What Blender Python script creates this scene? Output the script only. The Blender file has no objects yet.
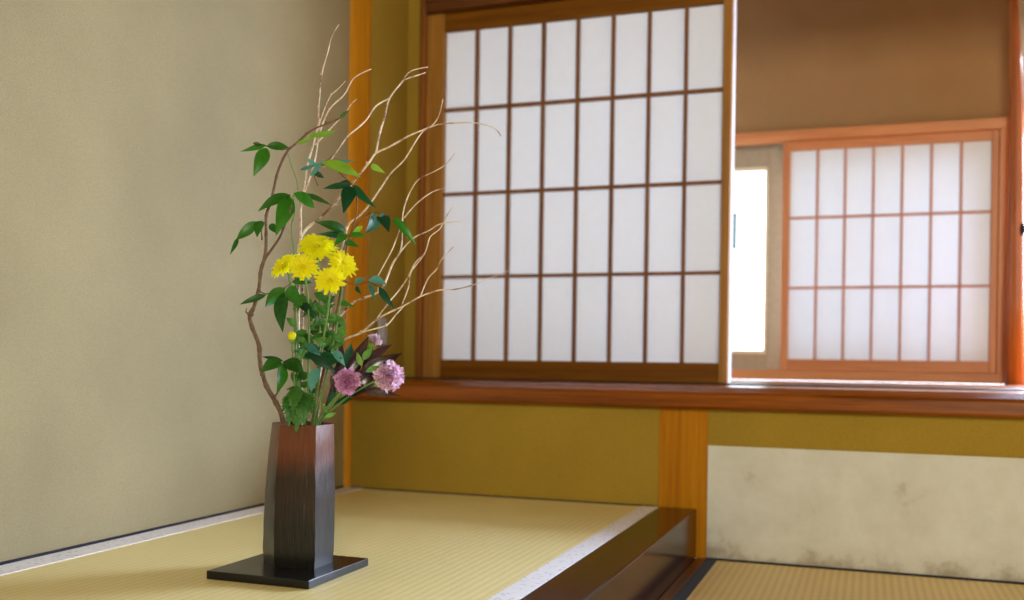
import bpy, bmesh, math, random
from mathutils import Vector, Matrix, noise
sc = bpy.context.scene
COL = sc.collection
random.seed(11)
ZO = 0.46                       # camera height above the lower tatami (z = 0 is that floor)

# ------------------------------------------------------------------ camera
CR = Vector((0.94178078, 0.3359099, 0.01461194))
CU = Vector((-0.01445556, -0.00296623, 0.99989111))
CF = Vector((-0.33591666, 0.94188945, -0.00206222))
FPX, PCX, PCY = 1001.3, 512.0, 364.6
cam_d = bpy.data.cameras.new('camera'); cam = bpy.data.objects.new('camera', cam_d); COL.objects.link(cam)
cam.matrix_world = Matrix(((CR.x, CU.x, -CF.x, 0), (CR.y, CU.y, -CF.y, 0), (CR.z, CU.z, -CF.z, ZO), (0, 0, 0, 1)))
cam_d.sensor_width = 36; cam_d.lens = FPX / 1024 * 36
cam_d.shift_y = (PCY - 300) / 1024
cam_d.clip_start = 0.02
cam_d.dof.use_dof = True; cam_d.dof.focus_distance = 1.63; cam_d.dof.aperture_fstop = 2.7
sc.camera = cam

def at(px, py, fd):
    """point of the place seen at pixel (px, py), fd metres in front of the camera"""
    return (CF + CR * ((px - PCX) / FPX) - CU * ((py - PCY) / FPX)) * fd + Vector((0, 0, ZO))

# ------------------------------------------------------------------ light
w = bpy.data.worlds.new('overcast_daylight'); sc.world = w; w.use_nodes = True
w.node_tree.nodes['Background'].inputs[0].default_value = (0.80, 0.91, 1.0, 1)
w.node_tree.nodes['Background'].inputs[1].default_value = 6.5

def area(name, loc, rot, sx, sy, power, color):
    d = bpy.data.lights.new(name, 'AREA'); d.shape = 'RECTANGLE'; d.size = sx; d.size_y = sy
    d.energy = power; d.color = color
    o = bpy.data.objects.new(name, d); o.location = loc; o.rotation_euler = rot; COL.objects.link(o)
    return o
area('recess_window_daylight', (1.11, 3.50, ZO + 0.58), (math.radians(-64), 0, 0), 1.35, 0.80, 265, (0.60, 0.74, 1.0))
area('rear_fill', (1.35, -2.35, 1.45), (math.pi / 2, 0, 0), 1.9, 1.2, 108, (1.0, 0.93, 0.74))  # added warm fill lamp, standing inside the closed back wall

sc.view_settings.view_transform = 'Standard'; sc.view_settings.look = 'None'
sc.view_settings.exposure = 0.10; sc.view_settings.gamma = 1.0
sc.view_settings.use_curve_mapping = False
sc.cycles.max_bounces = 10; sc.cycles.diffuse_bounces = 5; sc.cycles.transmission_bounces = 8
sc.cycles.caustics_reflective = False; sc.cycles.caustics_refractive = False
sc.cycles.sample_clamp_indirect = 6
sc.cycles.use_denoising = True

# ------------------------------------------------------------------ materials
def srgb(r, g, b):
    f = lambda c: (c / 255 / 12.92) if c / 255 <= 0.04045 else ((c / 255 + 0.055) / 1.055) ** 2.4
    return (f(r), f(g), f(b), 1)

class NT:
    def __init__(s, name):
        s.m = bpy.data.materials.new(name); s.m.use_nodes = True
        s.t = s.m.node_tree; s.b = s.t.nodes['Principled BSDF']; s.out = s.t.nodes['Material Output']
    def n(s, typ, **kw):
        x = s.t.nodes.new(typ)
        for k, v in kw.items():
            if k.startswith('i_'):
                key = k[2:]; key = int(key) if key.isdigit() else key.replace('_', ' ')
                x.inputs[key].default_value = v
            else: setattr(x, k, v)
        return x
    def l(s, a, b): s.t.links.new(a, b)
    def coords(s, scale=(1, 1, 1), rot=(0, 0, 0), kind='Object'):
        tc = s.n('ShaderNodeTexCoord'); mp = s.n('ShaderNodeMapping')
        mp.inputs['Scale'].default_value = scale; mp.inputs['Rotation'].default_value = rot
        s.l(tc.outputs[kind], mp.inputs['Vector']); return mp.outputs[0]
    def ramp(s, fac, stops):
        r = s.n('ShaderNodeValToRGB'); e = r.color_ramp.elements
        while len(e) < len(stops): e.new(0.5)
        for i, (p, c) in enumerate(stops): e[i].position = p; e[i].color = c
        s.l(fac, r.inputs[0]); return r.outputs[0]
    def bump(s, h, strength, dist):
        b = s.n('ShaderNodeBump', i_Strength=strength, i_Distance=dist); s.l(h, b.inputs['Height'])
        s.l(b.outputs[0], s.b.inputs['Normal']); return b

def plaster(name, base, var=0.10, grain=420, bump=0.5):
    k = NT(name); v = k.coords()
    n1 = k.n('ShaderNodeTexNoise', i_Scale=3.0, i_Detail=4.0); k.l(v, n1.inputs[0])
    n2 = k.n('ShaderNodeTexNoise', i_Scale=grain, i_Detail=3.0); k.l(v, n2.inputs[0])
    d = tuple(c * (1 - var) for c in base[:3]) + (1,); e = tuple(min(1, c * (1 + var)) for c in base[:3]) + (1,)
    c1 = k.ramp(n1.outputs[0], [(0.3, d), (0.7, e)])
    c2 = k.ramp(n2.outputs[0], [(0.3, (0.86, 0.86, 0.86, 1)), (0.65, (1.06, 1.06, 1.06, 1))])
    mx = k.n('ShaderNodeMix', data_type='RGBA', blend_type='MULTIPLY'); mx.inputs[0].default_value = 1
    k.l(c1, mx.inputs[6]); k.l(c2, mx.inputs[7]); k.l(mx.outputs[2], k.b.inputs['Base Color'])
    k.b.inputs['Roughness'].default_value = 0.95; k.b.inputs['Specular IOR Level'].default_value = 0.15
    k.bump(n2.outputs[0], bump, 0.0012)
    return k.m

def wood(name, c1, c2, rough=0.45, axis='Z', scale=1.0, spec=0.4, coat=0.0, grain=0.6):
    """straight grain along the given axis"""
    k = NT(name)
    s = {'X': (1.2, 30, 30), 'Y': (30, 1.2, 30), 'Z': (30, 30, 1.2)}[axis]
    v = k.coords(scale=tuple(q * scale for q in s))
    n1 = k.n('ShaderNodeTexNoise', i_Scale=1.6, i_Detail=6.0, i_Roughness=0.6, i_Distortion=0.4); k.l(v, n1.inputs[0])
    n2 = k.n('ShaderNodeTexNoise', i_Scale=9.0, i_Detail=2.0); k.l(v, n2.inputs[0])
    mx = k.n('ShaderNodeMath', operation='MULTIPLY_ADD', i_1=0.3, i_2=0.0); k.l(n2.outputs[0], mx.inputs[0])
    ad = k.n('ShaderNodeMath', operation='ADD'); k.l(mx.outputs[0], ad.inputs[0]); k.l(n1.outputs[0], ad.inputs[1])
    c = k.ramp(ad.outputs[0], [(0.65 - grain * 0.25, c2), (0.65 + grain * 0.25, c1)])
    k.l(c, k.b.inputs['Base Color'])
    k.b.inputs['Roughness'].default_value = rough; k.b.inputs['Specular IOR Level'].default_value = spec
    k.b.inputs['Coat Weight'].default_value = coat; k.b.inputs['Coat Roughness'].default_value = 0.15
    k.bump(ad.outputs[0], 0.15, 0.0006)
    return k.m

def plain(name, c, rough=0.5, spec=0.5, metal=0.0, noise_amt=0.08, nscale=60):
    k = NT(name); v = k.coords(); n1 = k.n('ShaderNodeTexNoise', i_Scale=nscale, i_Detail=3.0); k.l(v, n1.inputs[0])
    d = tuple(x * (1 - noise_amt) for x in c[:3]) + (1,); e = tuple(min(1, x * (1 + noise_amt)) for x in c[:3]) + (1,)
    k.l(k.ramp(n1.outputs[0], [(0.3, d), (0.7, e)]), k.b.inputs['Base Color'])
    k.b.inputs['Roughness'].default_value = rough; k.b.inputs['Specular IOR Level'].default_value = spec
    k.b.inputs['Metallic'].default_value = metal
    return k.m

def tatami_mat(name, c_hi, c_lo):
    k = NT(name); v = k.coords()
    wv = k.n('ShaderNodeTexWave', wave_type='BANDS', bands_direction='X', wave_profile='SIN', i_Scale=math.pi * 2 / 20 / 0.0155, i_Distortion=0.25, i_Detail=2.0)
    wv.inputs['Detail Scale'].default_value = 3.0
    k.l(v, wv.inputs[0])
    v2 = k.coords(scale=(60, 900, 60)); n1 = k.n('ShaderNodeTexNoise', i_Scale=1.0, i_Detail=3.0); k.l(v2, n1.inputs[0])
    n3 = k.n('ShaderNodeTexNoise', i_Scale=5.0, i_Detail=3.0); k.l(v, n3.inputs[0])
    a = k.n('ShaderNodeMath', operation='MULTIPLY_ADD', i_1=0.27, i_2=0.0); k.l(wv.outputs[1], a.inputs[0])
    b = k.n('ShaderNodeMath', operation='MULTIPLY_ADD', i_1=0.5); k.l(n1.outputs[0], b.inputs[0]); k.l(a.outputs[0], b.inputs[2])
    c = k.n('ShaderNodeMath', operation='MULTIPLY_ADD', i_1=0.35); k.l(n3.outputs[0], c.inputs[0]); k.l(b.outputs[0], c.inputs[2])
    k.l(k.ramp(c.outputs[0], [(0.22, c_lo), (0.68, c_hi)]), k.b.inputs['Base Color'])
    k.b.inputs['Roughness'].default_value = 0.42; k.b.inputs['Specular IOR Level'].default_value = 0.5
    k.bump(b.outputs[0], 0.5, 0.001)
    return k.m

def paper_mat(name, col, trans):
    k = NT(name); v = k.coords()
    n1 = k.n('ShaderNodeTexNoise', i_Scale=35.0, i_Detail=5.0, i_Roughness=0.7); k.l(v, n1.inputs[0])
    c = k.ramp(n1.outputs[0], [(0.2, tuple(x * 0.96 for x in col[:3]) + (1,)), (0.8, col)])
    df = k.n('ShaderNodeBsdfDiffuse'); tr = k.n('ShaderNodeBsdfTranslucent'); mx = k.n('ShaderNodeMixShader', i_0=trans)
    k.l(c, df.inputs[0]); k.l(c, tr.inputs[0]); k.l(df.outputs[0], mx.inputs[1]); k.l(tr.outputs[0], mx.inputs[2])
    k.l(mx.outputs[0], k.out.inputs[0])
    return k.m

def leaf_mat(name, c1, c2, rough=0.38, trans=0.25, spec=0.5):
    k = NT(name); oi = k.n('ShaderNodeObjectInfo'); v = k.coords()
    n1 = k.n('ShaderNodeTexNoise', i_Scale=120.0, i_Detail=3.0); k.l(v, n1.inputs[0])
    a = k.n('ShaderNodeMath', operation='MULTIPLY_ADD', i_1=0.55, i_2=0.0); k.l(n1.outputs[0], a.inputs[0])
    b = k.n('ShaderNodeMath', operation='MULTIPLY_ADD', i_1=0.6); k.l(oi.outputs['Random'], b.inputs[0]); k.l(a.outputs[0], b.inputs[2])
    c = k.ramp(b.outputs[0], [(0.1, c1), (0.85, c2)])
    k.l(c, k.b.inputs['Base Color']); k.b.inputs['Roughness'].default_value = rough; k.b.inputs['Specular IOR Level'].default_value = spec
    tr = k.n('ShaderNodeBsdfTranslucent'); mx = k.n('ShaderNodeMixShader', i_0=trans); k.l(c, tr.inputs[0])
    k.l(k.b.outputs[0], mx.inputs[1]); k.l(tr.outputs[0], mx.inputs[2]); k.l(mx.outputs[0], k.out.inputs[0])
    return k.m

M = {}
M['wall'] = plaster('olive_plaster', srgb(162, 135, 52), bump=0.2)
M['wall_left'] = plaster('olive_plaster_greyed', srgb(164, 154, 122))  # same olive plaster, its colour greyed to carry the cool window light
M['wall_brown'] = plaster('brown_plaster', srgb(158, 122, 84), bump=0.15)
M['pale'] = plaster('pale_plaster', srgb(205, 198, 190), grain=200)
M['ceiling'] = wood('ceiling_boards', srgb(124, 92, 58), srgb(98, 68, 40), axis='Y', rough=0.6)
M['post'] = wood('golden_cedar', srgb(190, 128, 18), srgb(166, 104, 8), axis='Z', rough=0.5, spec=0.12)
M['jamb'] = wood('jamb_wood', srgb(150, 92, 34), srgb(112, 64, 20), axis='Z', rough=0.5)
M['stile'] = wood('stile_cedar', srgb(176, 126, 54), srgb(142, 96, 34), axis='Z', rough=0.5)
M['rail'] = wood('rail_cedar', srgb(132, 84, 16), srgb(106, 62, 8), axis='X', rough=0.55, spec=0.15)
M['beam'] = wood('dark_beam', srgb(110, 62, 16), srgb(74, 38, 8), axis='X', rough=0.5)
M['kumiko'] = wood('lattice_cedar', srgb(140, 92, 48), srgb(112, 68, 34), axis='Z', rough=0.55)
M['board'] = wood('polished_shelf_board', srgb(150, 80, 10), srgb(104, 50, 4), axis='X', rough=0.26, spec=0.35, coat=0.25)
M['track'] = wood('dark_track', srgb(70, 36, 16), srgb(40, 20, 10), axis='X', rough=0.4)
M['farwood'] = wood('salmon_cedar_frame', srgb(206, 136, 80), srgb(184, 110, 58), axis='X', rough=0.4)
M['farwood_z'] = wood('salmon_cedar_upright', srgb(206, 136, 80), srgb(184, 110, 58), axis='Z', rough=0.4)
M['farkumiko'] = wood('pink_lattice', srgb(205, 150, 125), srgb(180, 120, 96), axis='Z', rough=0.5)
M['log'] = wood('natural_log', srgb(190, 112, 58), srgb(152, 82, 40), axis='Z', rough=0.35, scale=0.6)
M['paper'] = paper_mat('shoji_paper', (0.90, 0.92, 0.98, 1), 0.35)
M['paper_thick'] = paper_mat('thick_shoji_paper', (0.84, 0.87, 0.92, 1), 0.20)
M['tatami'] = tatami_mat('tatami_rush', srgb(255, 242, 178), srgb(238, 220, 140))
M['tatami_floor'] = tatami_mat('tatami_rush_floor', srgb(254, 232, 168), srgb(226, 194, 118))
M['border_blue'] = plain('dark_blue_cloth', srgb(82, 92, 116), 0.8, 0.2, nscale=500)
M['straw'] = plain('straw_core', srgb(150, 124, 66), 0.9, 0.2)
M['dark'] = plain('dark_gap', srgb(36, 34, 48), 0.7, 0.3)
M['taupe'] = plain('taupe_sash', srgb(156, 140, 114), 0.5, 0.4)
M['beige'] = plain('beige_gasket', srgb(226, 208, 178), 0.5, 0.4)
M['latch'] = plain('teal_latch', srgb(60, 110, 112), 0.4, 0.5)
M['grey'] = plain('grey_plastic', srgb(176, 176, 186), 0.5, 0.4)
M['floorwood'] = wood('floor_strip', srgb(120, 70, 40), srgb(90, 48, 26), axis='Y', rough=0.35)
M['black'] = plain('black_lacquer', srgb(8, 9, 16), 0.2, 0.5, noise_amt=0.2)

# white patterned border cloth: small grey crests scattered on white
k = NT('white_crest_border'); v = k.coords()
vo = k.n('ShaderNodeTexVoronoi', i_Scale=85.0); k.l(v, vo.inputs['Vector'])
k.l(k.ramp(vo.outputs['Distance'], [(0.0, srgb(186, 188, 204)), (0.22, srgb(232, 234, 244)), (0.4, srgb(250, 250, 255))]), k.b.inputs['Base Color'])
k.b.inputs['Roughness'].default_value = 0.8; M['border_white'] = k.m

# lacquered alcove edge beam
k = NT('brown_lacquer'); v = k.coords(scale=(26, 1.4, 26))
n1 = k.n('ShaderNodeTexNoise', i_Scale=1.5, i_Detail=5.0, i_Distortion=0.5); k.l(v, n1.inputs[0])
k.l(k.ramp(n1.outputs[0], [(0.3, srgb(30, 10, 12)), (0.7, srgb(66, 28, 20))]), k.b.inputs['Base Color'])
k.b.inputs['Roughness'].default_value = 0.15; k.b.inputs['Specular IOR Level'].default_value = 0.2
M['lacquer'] = k.m

# vase: rust brown at the mouth running into black glaze, brushed vertical scratches
k = NT('rust_to_black_glaze'); tc = k.n('ShaderNodeTexCoord'); sx = k.n('ShaderNodeSeparateXYZ'); k.l(tc.outputs['Object'], sx.inputs[0])
v = k.coords(scale=(260, 260, 26)); n1 = k.n('ShaderNodeTexNoise', i_Scale=1.0, i_Detail=5.0); k.l(v, n1.inputs[0])
v2 = k.coords(scale=(30, 30, 22)); n2 = k.n('ShaderNodeTexNoise', i_Scale=1.0, i_Detail=4.0); k.l(v2, n2.inputs[0])
mr = k.n('ShaderNodeMapRange', i_1=0.0, i_2=0.229); k.l(sx.outputs[2], mr.inputs[0])
ad = k.n('ShaderNodeMath', operation='MULTIPLY_ADD', i_1=0.32); k.l(n2.outputs[0], ad.inputs[0]); k.l(mr.outputs[0], ad.inputs[2])
k.l(k.ramp(ad.outputs[0], [(0.0, srgb(12, 11, 12)), (0.45, srgb(16, 13, 13)), (0.62, srgb(40, 26, 20)), (0.78, srgb(40, 26, 22)), (0.90, srgb(92, 44, 22)), (1.0, srgb(102, 54, 30))]), k.b.inputs['Base Color'])
k.b.inputs['Roughness'].default_value = 0.36; k.b.inputs['IOR'].default_value = 1.55
k.b.inputs['Coat Weight'].default_value = 0.0; k.b.inputs['Coat Roughness'].default_value = 0.33
bb = k.bump(n1.outputs[0], 0.8, 0.0012); k.l(bb.outputs[0], k.b.inputs['Coat Normal']); M['vase'] = k.m

# wainscot paper with a few scuffs low down
k = NT('white_wainscot_paper'); v = k.coords()
n1 = k.n('ShaderNodeTexNoise', i_Scale=9.0, i_Detail=8.0, i_Roughness=0.7); k.l(v, n1.inputs[0])
tc = k.n('ShaderNodeTexCoord'); sx = k.n('ShaderNodeSeparateXYZ'); k.l(tc.outputs['Object'], sx.inputs[0])
mr = k.n('ShaderNodeMapRange', i_1=0.0, i_2=0.055, i_3=0.26, i_4=0.0); k.l(sx.outputs[2], mr.inputs[0])
ad = k.n('ShaderNodeMath', operation='ADD'); k.l(n1.outputs[0], ad.inputs[0]); k.l(mr.outputs[0], ad.inputs[1])
k.l(k.ramp(ad.outputs[0], [(0.35, srgb(222, 226, 226)), (0.62, srgb(210, 212, 208)), (0.8, srgb(168, 162, 148))]), k.b.inputs['Base Color'])
k.b.inputs['Roughness'].default_value = 0.85; M['wainscot'] = k.m

k = NT('window_glass'); tp = k.n('ShaderNodeBsdfTransparent', i_0=(0.96, 0.98, 0.98, 1)); gl = k.n('ShaderNodeBsdfGlossy', i_Roughness=0.02)
mx = k.n('ShaderNodeMixShader', i_0=0.05); k.l(tp.outputs[0], mx.inputs[1]); k.l(gl.outputs[0], mx.inputs[2]); k.l(mx.outputs[0], k.out.inputs[0])
M['glass'] = k.m

k = NT('pale_bark'); v = k.coords(); n1 = k.n('ShaderNodeTexNoise', i_Scale=38.0, i_Detail=5.0, i_Roughness=0.7); k.l(v, n1.inputs[0])
k.l(k.ramp(n1.outputs[0], [(0.36, srgb(112, 76, 56)), (0.47, srgb(206, 184, 164)), (0.62, srgb(246, 236, 222))]), k.b.inputs['Base Color'])
k.b.inputs['Roughness'].default_value = 0.6; M['bark_pale'] = k.m
M['bark_brown'] = plain('brown_bark', srgb(114, 90, 74), 0.65, 0.3, noise_amt=0.3, nscale=150)
M['bark_twig'] = plain('reddish_twig', srgb(120, 84, 52), 0.65, 0.3, noise_amt=0.3, nscale=150)
M['stem_green'] = plain('green_stem', srgb(104, 140, 72), 0.5, 0.4, nscale=90)
M['leaf'] = leaf_mat('nandina_leaf', srgb(12, 62, 18), srgb(54, 126, 28))
M['leaf_dark'] = leaf_mat('dark_green_leaf', srgb(8, 52, 36), srgb(20, 84, 46), rough=0.5, trans=0.12, spec=0.3)
M['leaf_lime'] = leaf_mat('lime_leaf', srgb(96, 146, 34), srgb(140, 180, 50), trans=0.35)
M['leaf_chrys'] = leaf_mat('chrysanthemum_leaf', srgb(22, 76, 26), srgb(84, 148, 56), rough=0.5)
M['leaf_teal'] = leaf_mat('teal_leaf', srgb(30, 96, 88), srgb(92, 160, 146), rough=0.35)
M['leaf_purple'] = leaf_mat('purple_black_leaf', srgb(26, 12, 20), srgb(64, 28, 42), rough=0.25, trans=0.05, spec=0.8)
M['yellow'] = leaf_mat('yellow_petal', srgb(255, 246, 6), srgb(255, 255, 30), rough=0.6, trans=0.5)
M['yellow_disc'] = plain('yellow_green_disc', srgb(214, 196, 20), 0.8, 0.2, nscale=900, noise_amt=0.3)
M['pink'] = leaf_mat('pink_petal', srgb(242, 174, 234), srgb(255, 222, 250), rough=0.6, trans=0.42)
M['pink_pale'] = leaf_mat('pale_pink_petal', srgb(226, 190, 222), srgb(240, 216, 236), rough=0.6, trans=0.3)
M['calyx'] = leaf_mat('green_calyx', srgb(74, 130, 50), srgb(120, 170, 74), rough=0.5)

# ------------------------------------------------------------------ helpers
def mesh_obj(name, bm, mat, parent=None, loc=None, smooth=False):
    me = bpy.data.meshes.new(name)
    bmesh.ops.recalc_face_normals(bm, faces=bm.faces) if getattr(bm, '_closed', True) is True and not smooth == 'raw' else None
    bm.to_mesh(me); bm.free()
    if loc is not None: me.transform(Matrix.Translation(-Vector(loc)))
    me.materials.append(mat)
    if smooth:
        for p in me.polygons: p.use_smooth = True
    o = bpy.data.objects.new(name, me); COL.objects.link(o)
    if loc is not None: o.location = loc
    if parent is not None:
        o.parent = parent
        q_ = parent; off_ = Vector((0, 0, 0))
        while q_ is not None: off_ += q_.location; q_ = q_.parent
        o.location = o.location - off_
    return o

def box(bm, x0, x1, y0, y1, z0, z1, bev=0.0):
    r = bmesh.ops.create_cube(bm, size=1.0)
    vs = r['verts']
    for v_ in vs:
        v_.co = Vector(((x0 + x1) / 2 + v_.co.x * (x1 - x0), (y0 + y1) / 2 + v_.co.y * (y1 - y0), (z0 + z1) / 2 + v_.co.z * (z1 - z0)))
    if bev:
        es = list({e for v_ in vs for e in v_.link_edges})
        bmesh.ops.bevel(bm, geom=es, offset=bev, segments=2, profile=0.5, affect='EDGES')

def bxo(name, mat, parent, *a, bev=0.0015, loc=None):
    bm = bmesh.new(); box(bm, *a, bev=bev)
    if loc is None: loc = ((a[0] + a[1]) / 2, (a[2] + a[3]) / 2, a[4])
    return mesh_obj(name, bm, mat, parent, loc=loc)

def thing(name, label, cat, loc, group=None):
    o = bpy.data.objects.new(name, None); COL.objects.link(o); o.location = loc; o.empty_display_size = 0.05
    o['label'] = label; o['category'] = cat
    if group: o['group'] = group
    return o

def tag(o, label, cat, group=None):
    o['label'] = label; o['category'] = cat
    if group: o['group'] = group
    return o

def struct(o): o['kind'] = 'structure'; return o

def prism(bm, pts, axis, a, b):
    """profile pts in the two other axes, extruded along axis from a to b"""
    def P(p, t):
        return {'X': (t, p[0], p[1]), 'Y': (p[0], t, p[1]), 'Z': (p[0], p[1], t)}[axis]
    A = [bm.verts.new(P(p, a)) for p in pts]; B = [bm.verts.new(P(p, b)) for p in pts]
    n = len(pts); bm.faces.new(A); bm.faces.new(B[::-1])
    for i in range(n): bm.faces.new((A[i], B[i], B[(i + 1) % n], A[(i + 1) % n]))

# ------------------------------------------------------------------ the room
XL = -1.335          # left wall face
YW = 2.40            # lower wall face
YS = 2.66            # big screen
YF = 3.30            # far window
ZT = ZO - 0.344      # raised alcove mat, 0.116
ZB = ZO - 0.050      # shelf board top
XR = 0.428           # right cheek of the window recess

struct(bxo('floor', M['floorwood'], None, -1.5, 2.9, -2.5, 3.5, -0.08, -0.052, bev=0))
struct(bxo('ceiling', M['ceiling'], None, -1.5, 2.9, -2.5, 3.6, 2.20, 2.26, bev=0))
struct(bxo('wall_left', M['wall_left'], None, XL - 0.08, XL, -2.5, YW, -0.05, 2.2, bev=0))
struct(bxo('wall_front', M['wall'], None, -1.312, -0.476, YW, YW + 0.05, ZT, ZO - 0.103, bev=0))
struct(bxo('wall_front', M['wall'], None, -0.358, 1.75, YW, YW + 0.05, -0.05, ZO - 0.103, bev=0))
struct(bxo('wall_recess_left', M['wall'], None, -1.345, -1.2855, 2.436, YS, ZO - 0.103, 2.2, bev=0))
struct(bxo('wall_recess_left', M['pale'], None, -1.345, -1.279, YS + 0.03, YF + 0.1, ZO - 0.103, 2.2, bev=0))
bm = bmesh.new(); box(bm, -1.30, -1.2406, YS - 0.002, YS + 0.03, ZB, 2.2)
struct(mesh_obj('wall_recess_strip', bm, M['wall'], loc=(-1.26, YS, ZB)))
struct(bxo('wall_over_screen', M['wall'], None, -1.279, 1.75, YS - 0.02, YS + 0.05, ZO + 1.16, 2.2, bev=0))
struct(bxo('wall_right', M['wall'], None, 2.80, 2.88, -2.5, 2.5, -0.05, 2.2, bev=0))
struct(bxo('wall_front_right', M['wall'], None, 1.75, 2.8, YW, YW + 0.08, -0.05, 2.2, bev=0))
struct(bxo('wall_recess_right', M['pale'], None, 1.75, 1.81, YW + 0.08, YF + 0.1, ZO - 0.103, 2.2, bev=0))
# wall holding the far window: plaster over the lintel, with an unseen higher opening added behind the big screen to backlight it
struct(bxo('wall_far', M['wall_brown'], None, -0.46, 0.392, YF + 0.004, YF + 0.10, ZO + 0.745, 2.2, bev=0))
struct(bxo('wall_far', M['wall_brown'], None, -1.279, -0.46, YF + 0.004, YF + 0.10, ZO + 1.08, 2.2, bev=0))
struct(bxo('wall_far', M['pale'], None, 0.465, 1.75, YF + 0.03, YF + 0.10, ZO + 0.72, 2.2, bev=0))
struct(bxo('wall_far', M['pale'], None, 0.392, 0.465, YF + 0.03, YF + 0.10, ZO - 0.05, 2.2, bev=0))
# back of the room, a closed wall behind the added fill lamp
struct(bxo('wall_back', M['wall'], None, -1.41, 2.88, -2.58, -2.5, -0.05, 2.2, bev=0))

# dark strips put in as the shadow gap along the foot of the walls
struct(bxo('shadow_gap_left', M['dark'], None, XL, XL + 0.004, -1.0, 2.398, ZT - 0.03, ZT + 0.005, bev=0))
struct(bxo('shadow_gap_front', M['dark'], None, -1.31, -0.476, YW - 0.003, YW, ZT - 0.03, ZT + 0.003, bev=0))
struct(bxo('shadow_gap_right', M['dark'], None, -0.358, 1.75, YW - 0.008, YW - 0.003, -0.03, 0.004, bev=0))

tag(bxo('wainscot_paper', M['wainscot'], None, -0.3575, 1.75, YW - 0.003, YW - 0.0002, 0.001, ZO - 0.190, bev=0),
    'white paper wainscot with scuffs along the foot of the wall right of the golden post', 'wall paper')

# posts
tag(bxo('alcove_post', M['post'], None, -0.476, -0.358, YW, YW + 0.10, 0.0, ZO - 0.1035, bev=0.002),
    'short golden wooden post under the shelf board at the end of the lacquered beam', 'post')
tag(bxo('corner_post', M['post'], None, -1.36, -1.287, 2.416, 2.434, ZT - 0.02, 2.2, bev=0.003),
    'tall golden corner post rising behind the branches at the left wall', 'post')

# shelf board with chamfered front edge
bm = bmesh.new()
prism(bm, [(2.370, ZO - 0.101), (2.367, ZO - 0.096), (2.367, ZO - 0.070), (2.371, ZO - 0.063), (2.398, ZO - 0.0505), (2.405, ZB), (YS - 0.03, ZB), (YS - 0.03, ZO - 0.1035), (2.374, ZO - 0.1035)], 'X', -1.326, 1.75)
sb = mesh_obj('shelf_board', bm, M['board'], loc=(-0.4, 2.40, ZO - 0.1035))
tag(sb, 'long polished red-brown shelf board running under both paper screens', 'shelf')
sill_in = bxo('shelf_floor', M['board'], None, -1.279, 1.75, YS + 0.10, YF - 0.045, ZO - 0.075, ZO - 0.044, bev=0)
tag(sill_in, 'polished board inside the recess between the big screen and the far window', 'shelf')
trk = thing('sliding_track', 'dark grooved wooden track under the big paper screen', 'track', (-0.4, YS + 0.03, ZB))
bxo('track_rail', M['track'], trk, -1.279, 1.75, YS - 0.03, YS + 0.10, ZO - 0.075, ZO - 0.046)

# head beam of the screen
hb = thing('head_beam', 'dark brown grooved head beam above the big paper screen', 'beam', (-0.4, YS, ZO + 1.005))
bxo('beam_face', M['beam'], hb, -1.2122, 1.75, YS - 0.035, YS + 0.09, ZO + 1.006, ZO + 1.16)
bxo('beam_lip', M['beam'], hb, -1.2122, 1.75, YS - 0.040, YS - 0.035, ZO + 1.03, ZO + 1.045)
jm = thing('screen_jamb', 'narrow brown upright jamb at the left of the big paper screen', 'jamb', (-1.23, YS, ZB))
bxo('jamb_outer', M['jamb'], jm, -1.2405, -1.224, YS - 0.018, YS + 0.09, ZB, ZO + 1.16)
bxo('jamb_inner', M['stile'], jm, -1.224, -1.2125, YS - 0.004, YS + 0.09, ZB, ZO + 1.006)

def lattice(bm, xs, zs, y0, y1, t, x0, x1, z0, z1):
    for x in xs: box(bm, x - t / 2, x + t / 2, y0, y1, z0, z1)
    for z in zs: box(bm, x0, x1, y0 + 0.001, y1, z - t / 2, z + t / 2)

# big shoji
sh = thing('shoji_screen', 'large white paper screen with brown lattice of eight columns behind the flowers', 'screen', (-0.78, YS, ZB))
zb, zp0, zp1, zt = ZO - 0.046, ZO + 0.006, ZO + 0.955, ZO + 1.006
bxo('stile', M['stile'], sh, -1.2115, -1.170, YS - 0.004, YS + 0.026, zb, zt)
bxo('stile', M['stile'], sh, -0.3725, -0.350, YS - 0.004, YS + 0.026, zb, zt)
bxo('bottom_rail', M['rail'], sh, -1.170, -0.3725, YS, YS + 0.024, zb, zp0)
bxo('top_rail', M['rail'], sh, -1.170, -0.3725, YS, YS + 0.024, zp1, zt)
bm = bmesh.new()
xs = [-1.171 + 0.1 * i for i in range(1, 8)]
lattice(bm, xs, [ZO + 0.245, ZO + 0.484, ZO + 0.728], YS + 0.002, YS + 0.018, 0.0085, -1.170, -0.3725, zp0, zp1)
mesh_obj('lattice', bm, M['kumiko'], sh, loc=(-0.78, YS, zp0))
bxo('paper', M['paper'], sh, -1.175, -0.368, YS + 0.0182, YS + 0.0192, zp0 - 0.004, zp1 + 0.004, bev=0)
bxo('paper_edge', M['paper'], sh, -0.3508, -0.3498, YS + 0.027, YS + 0.078, zb, zt, bev=0)
bxo('back_batten', M['paper'], sh, -0.372, -0.351, YS + 0.027, YS + 0.028, zb, zt, bev=0)

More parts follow.
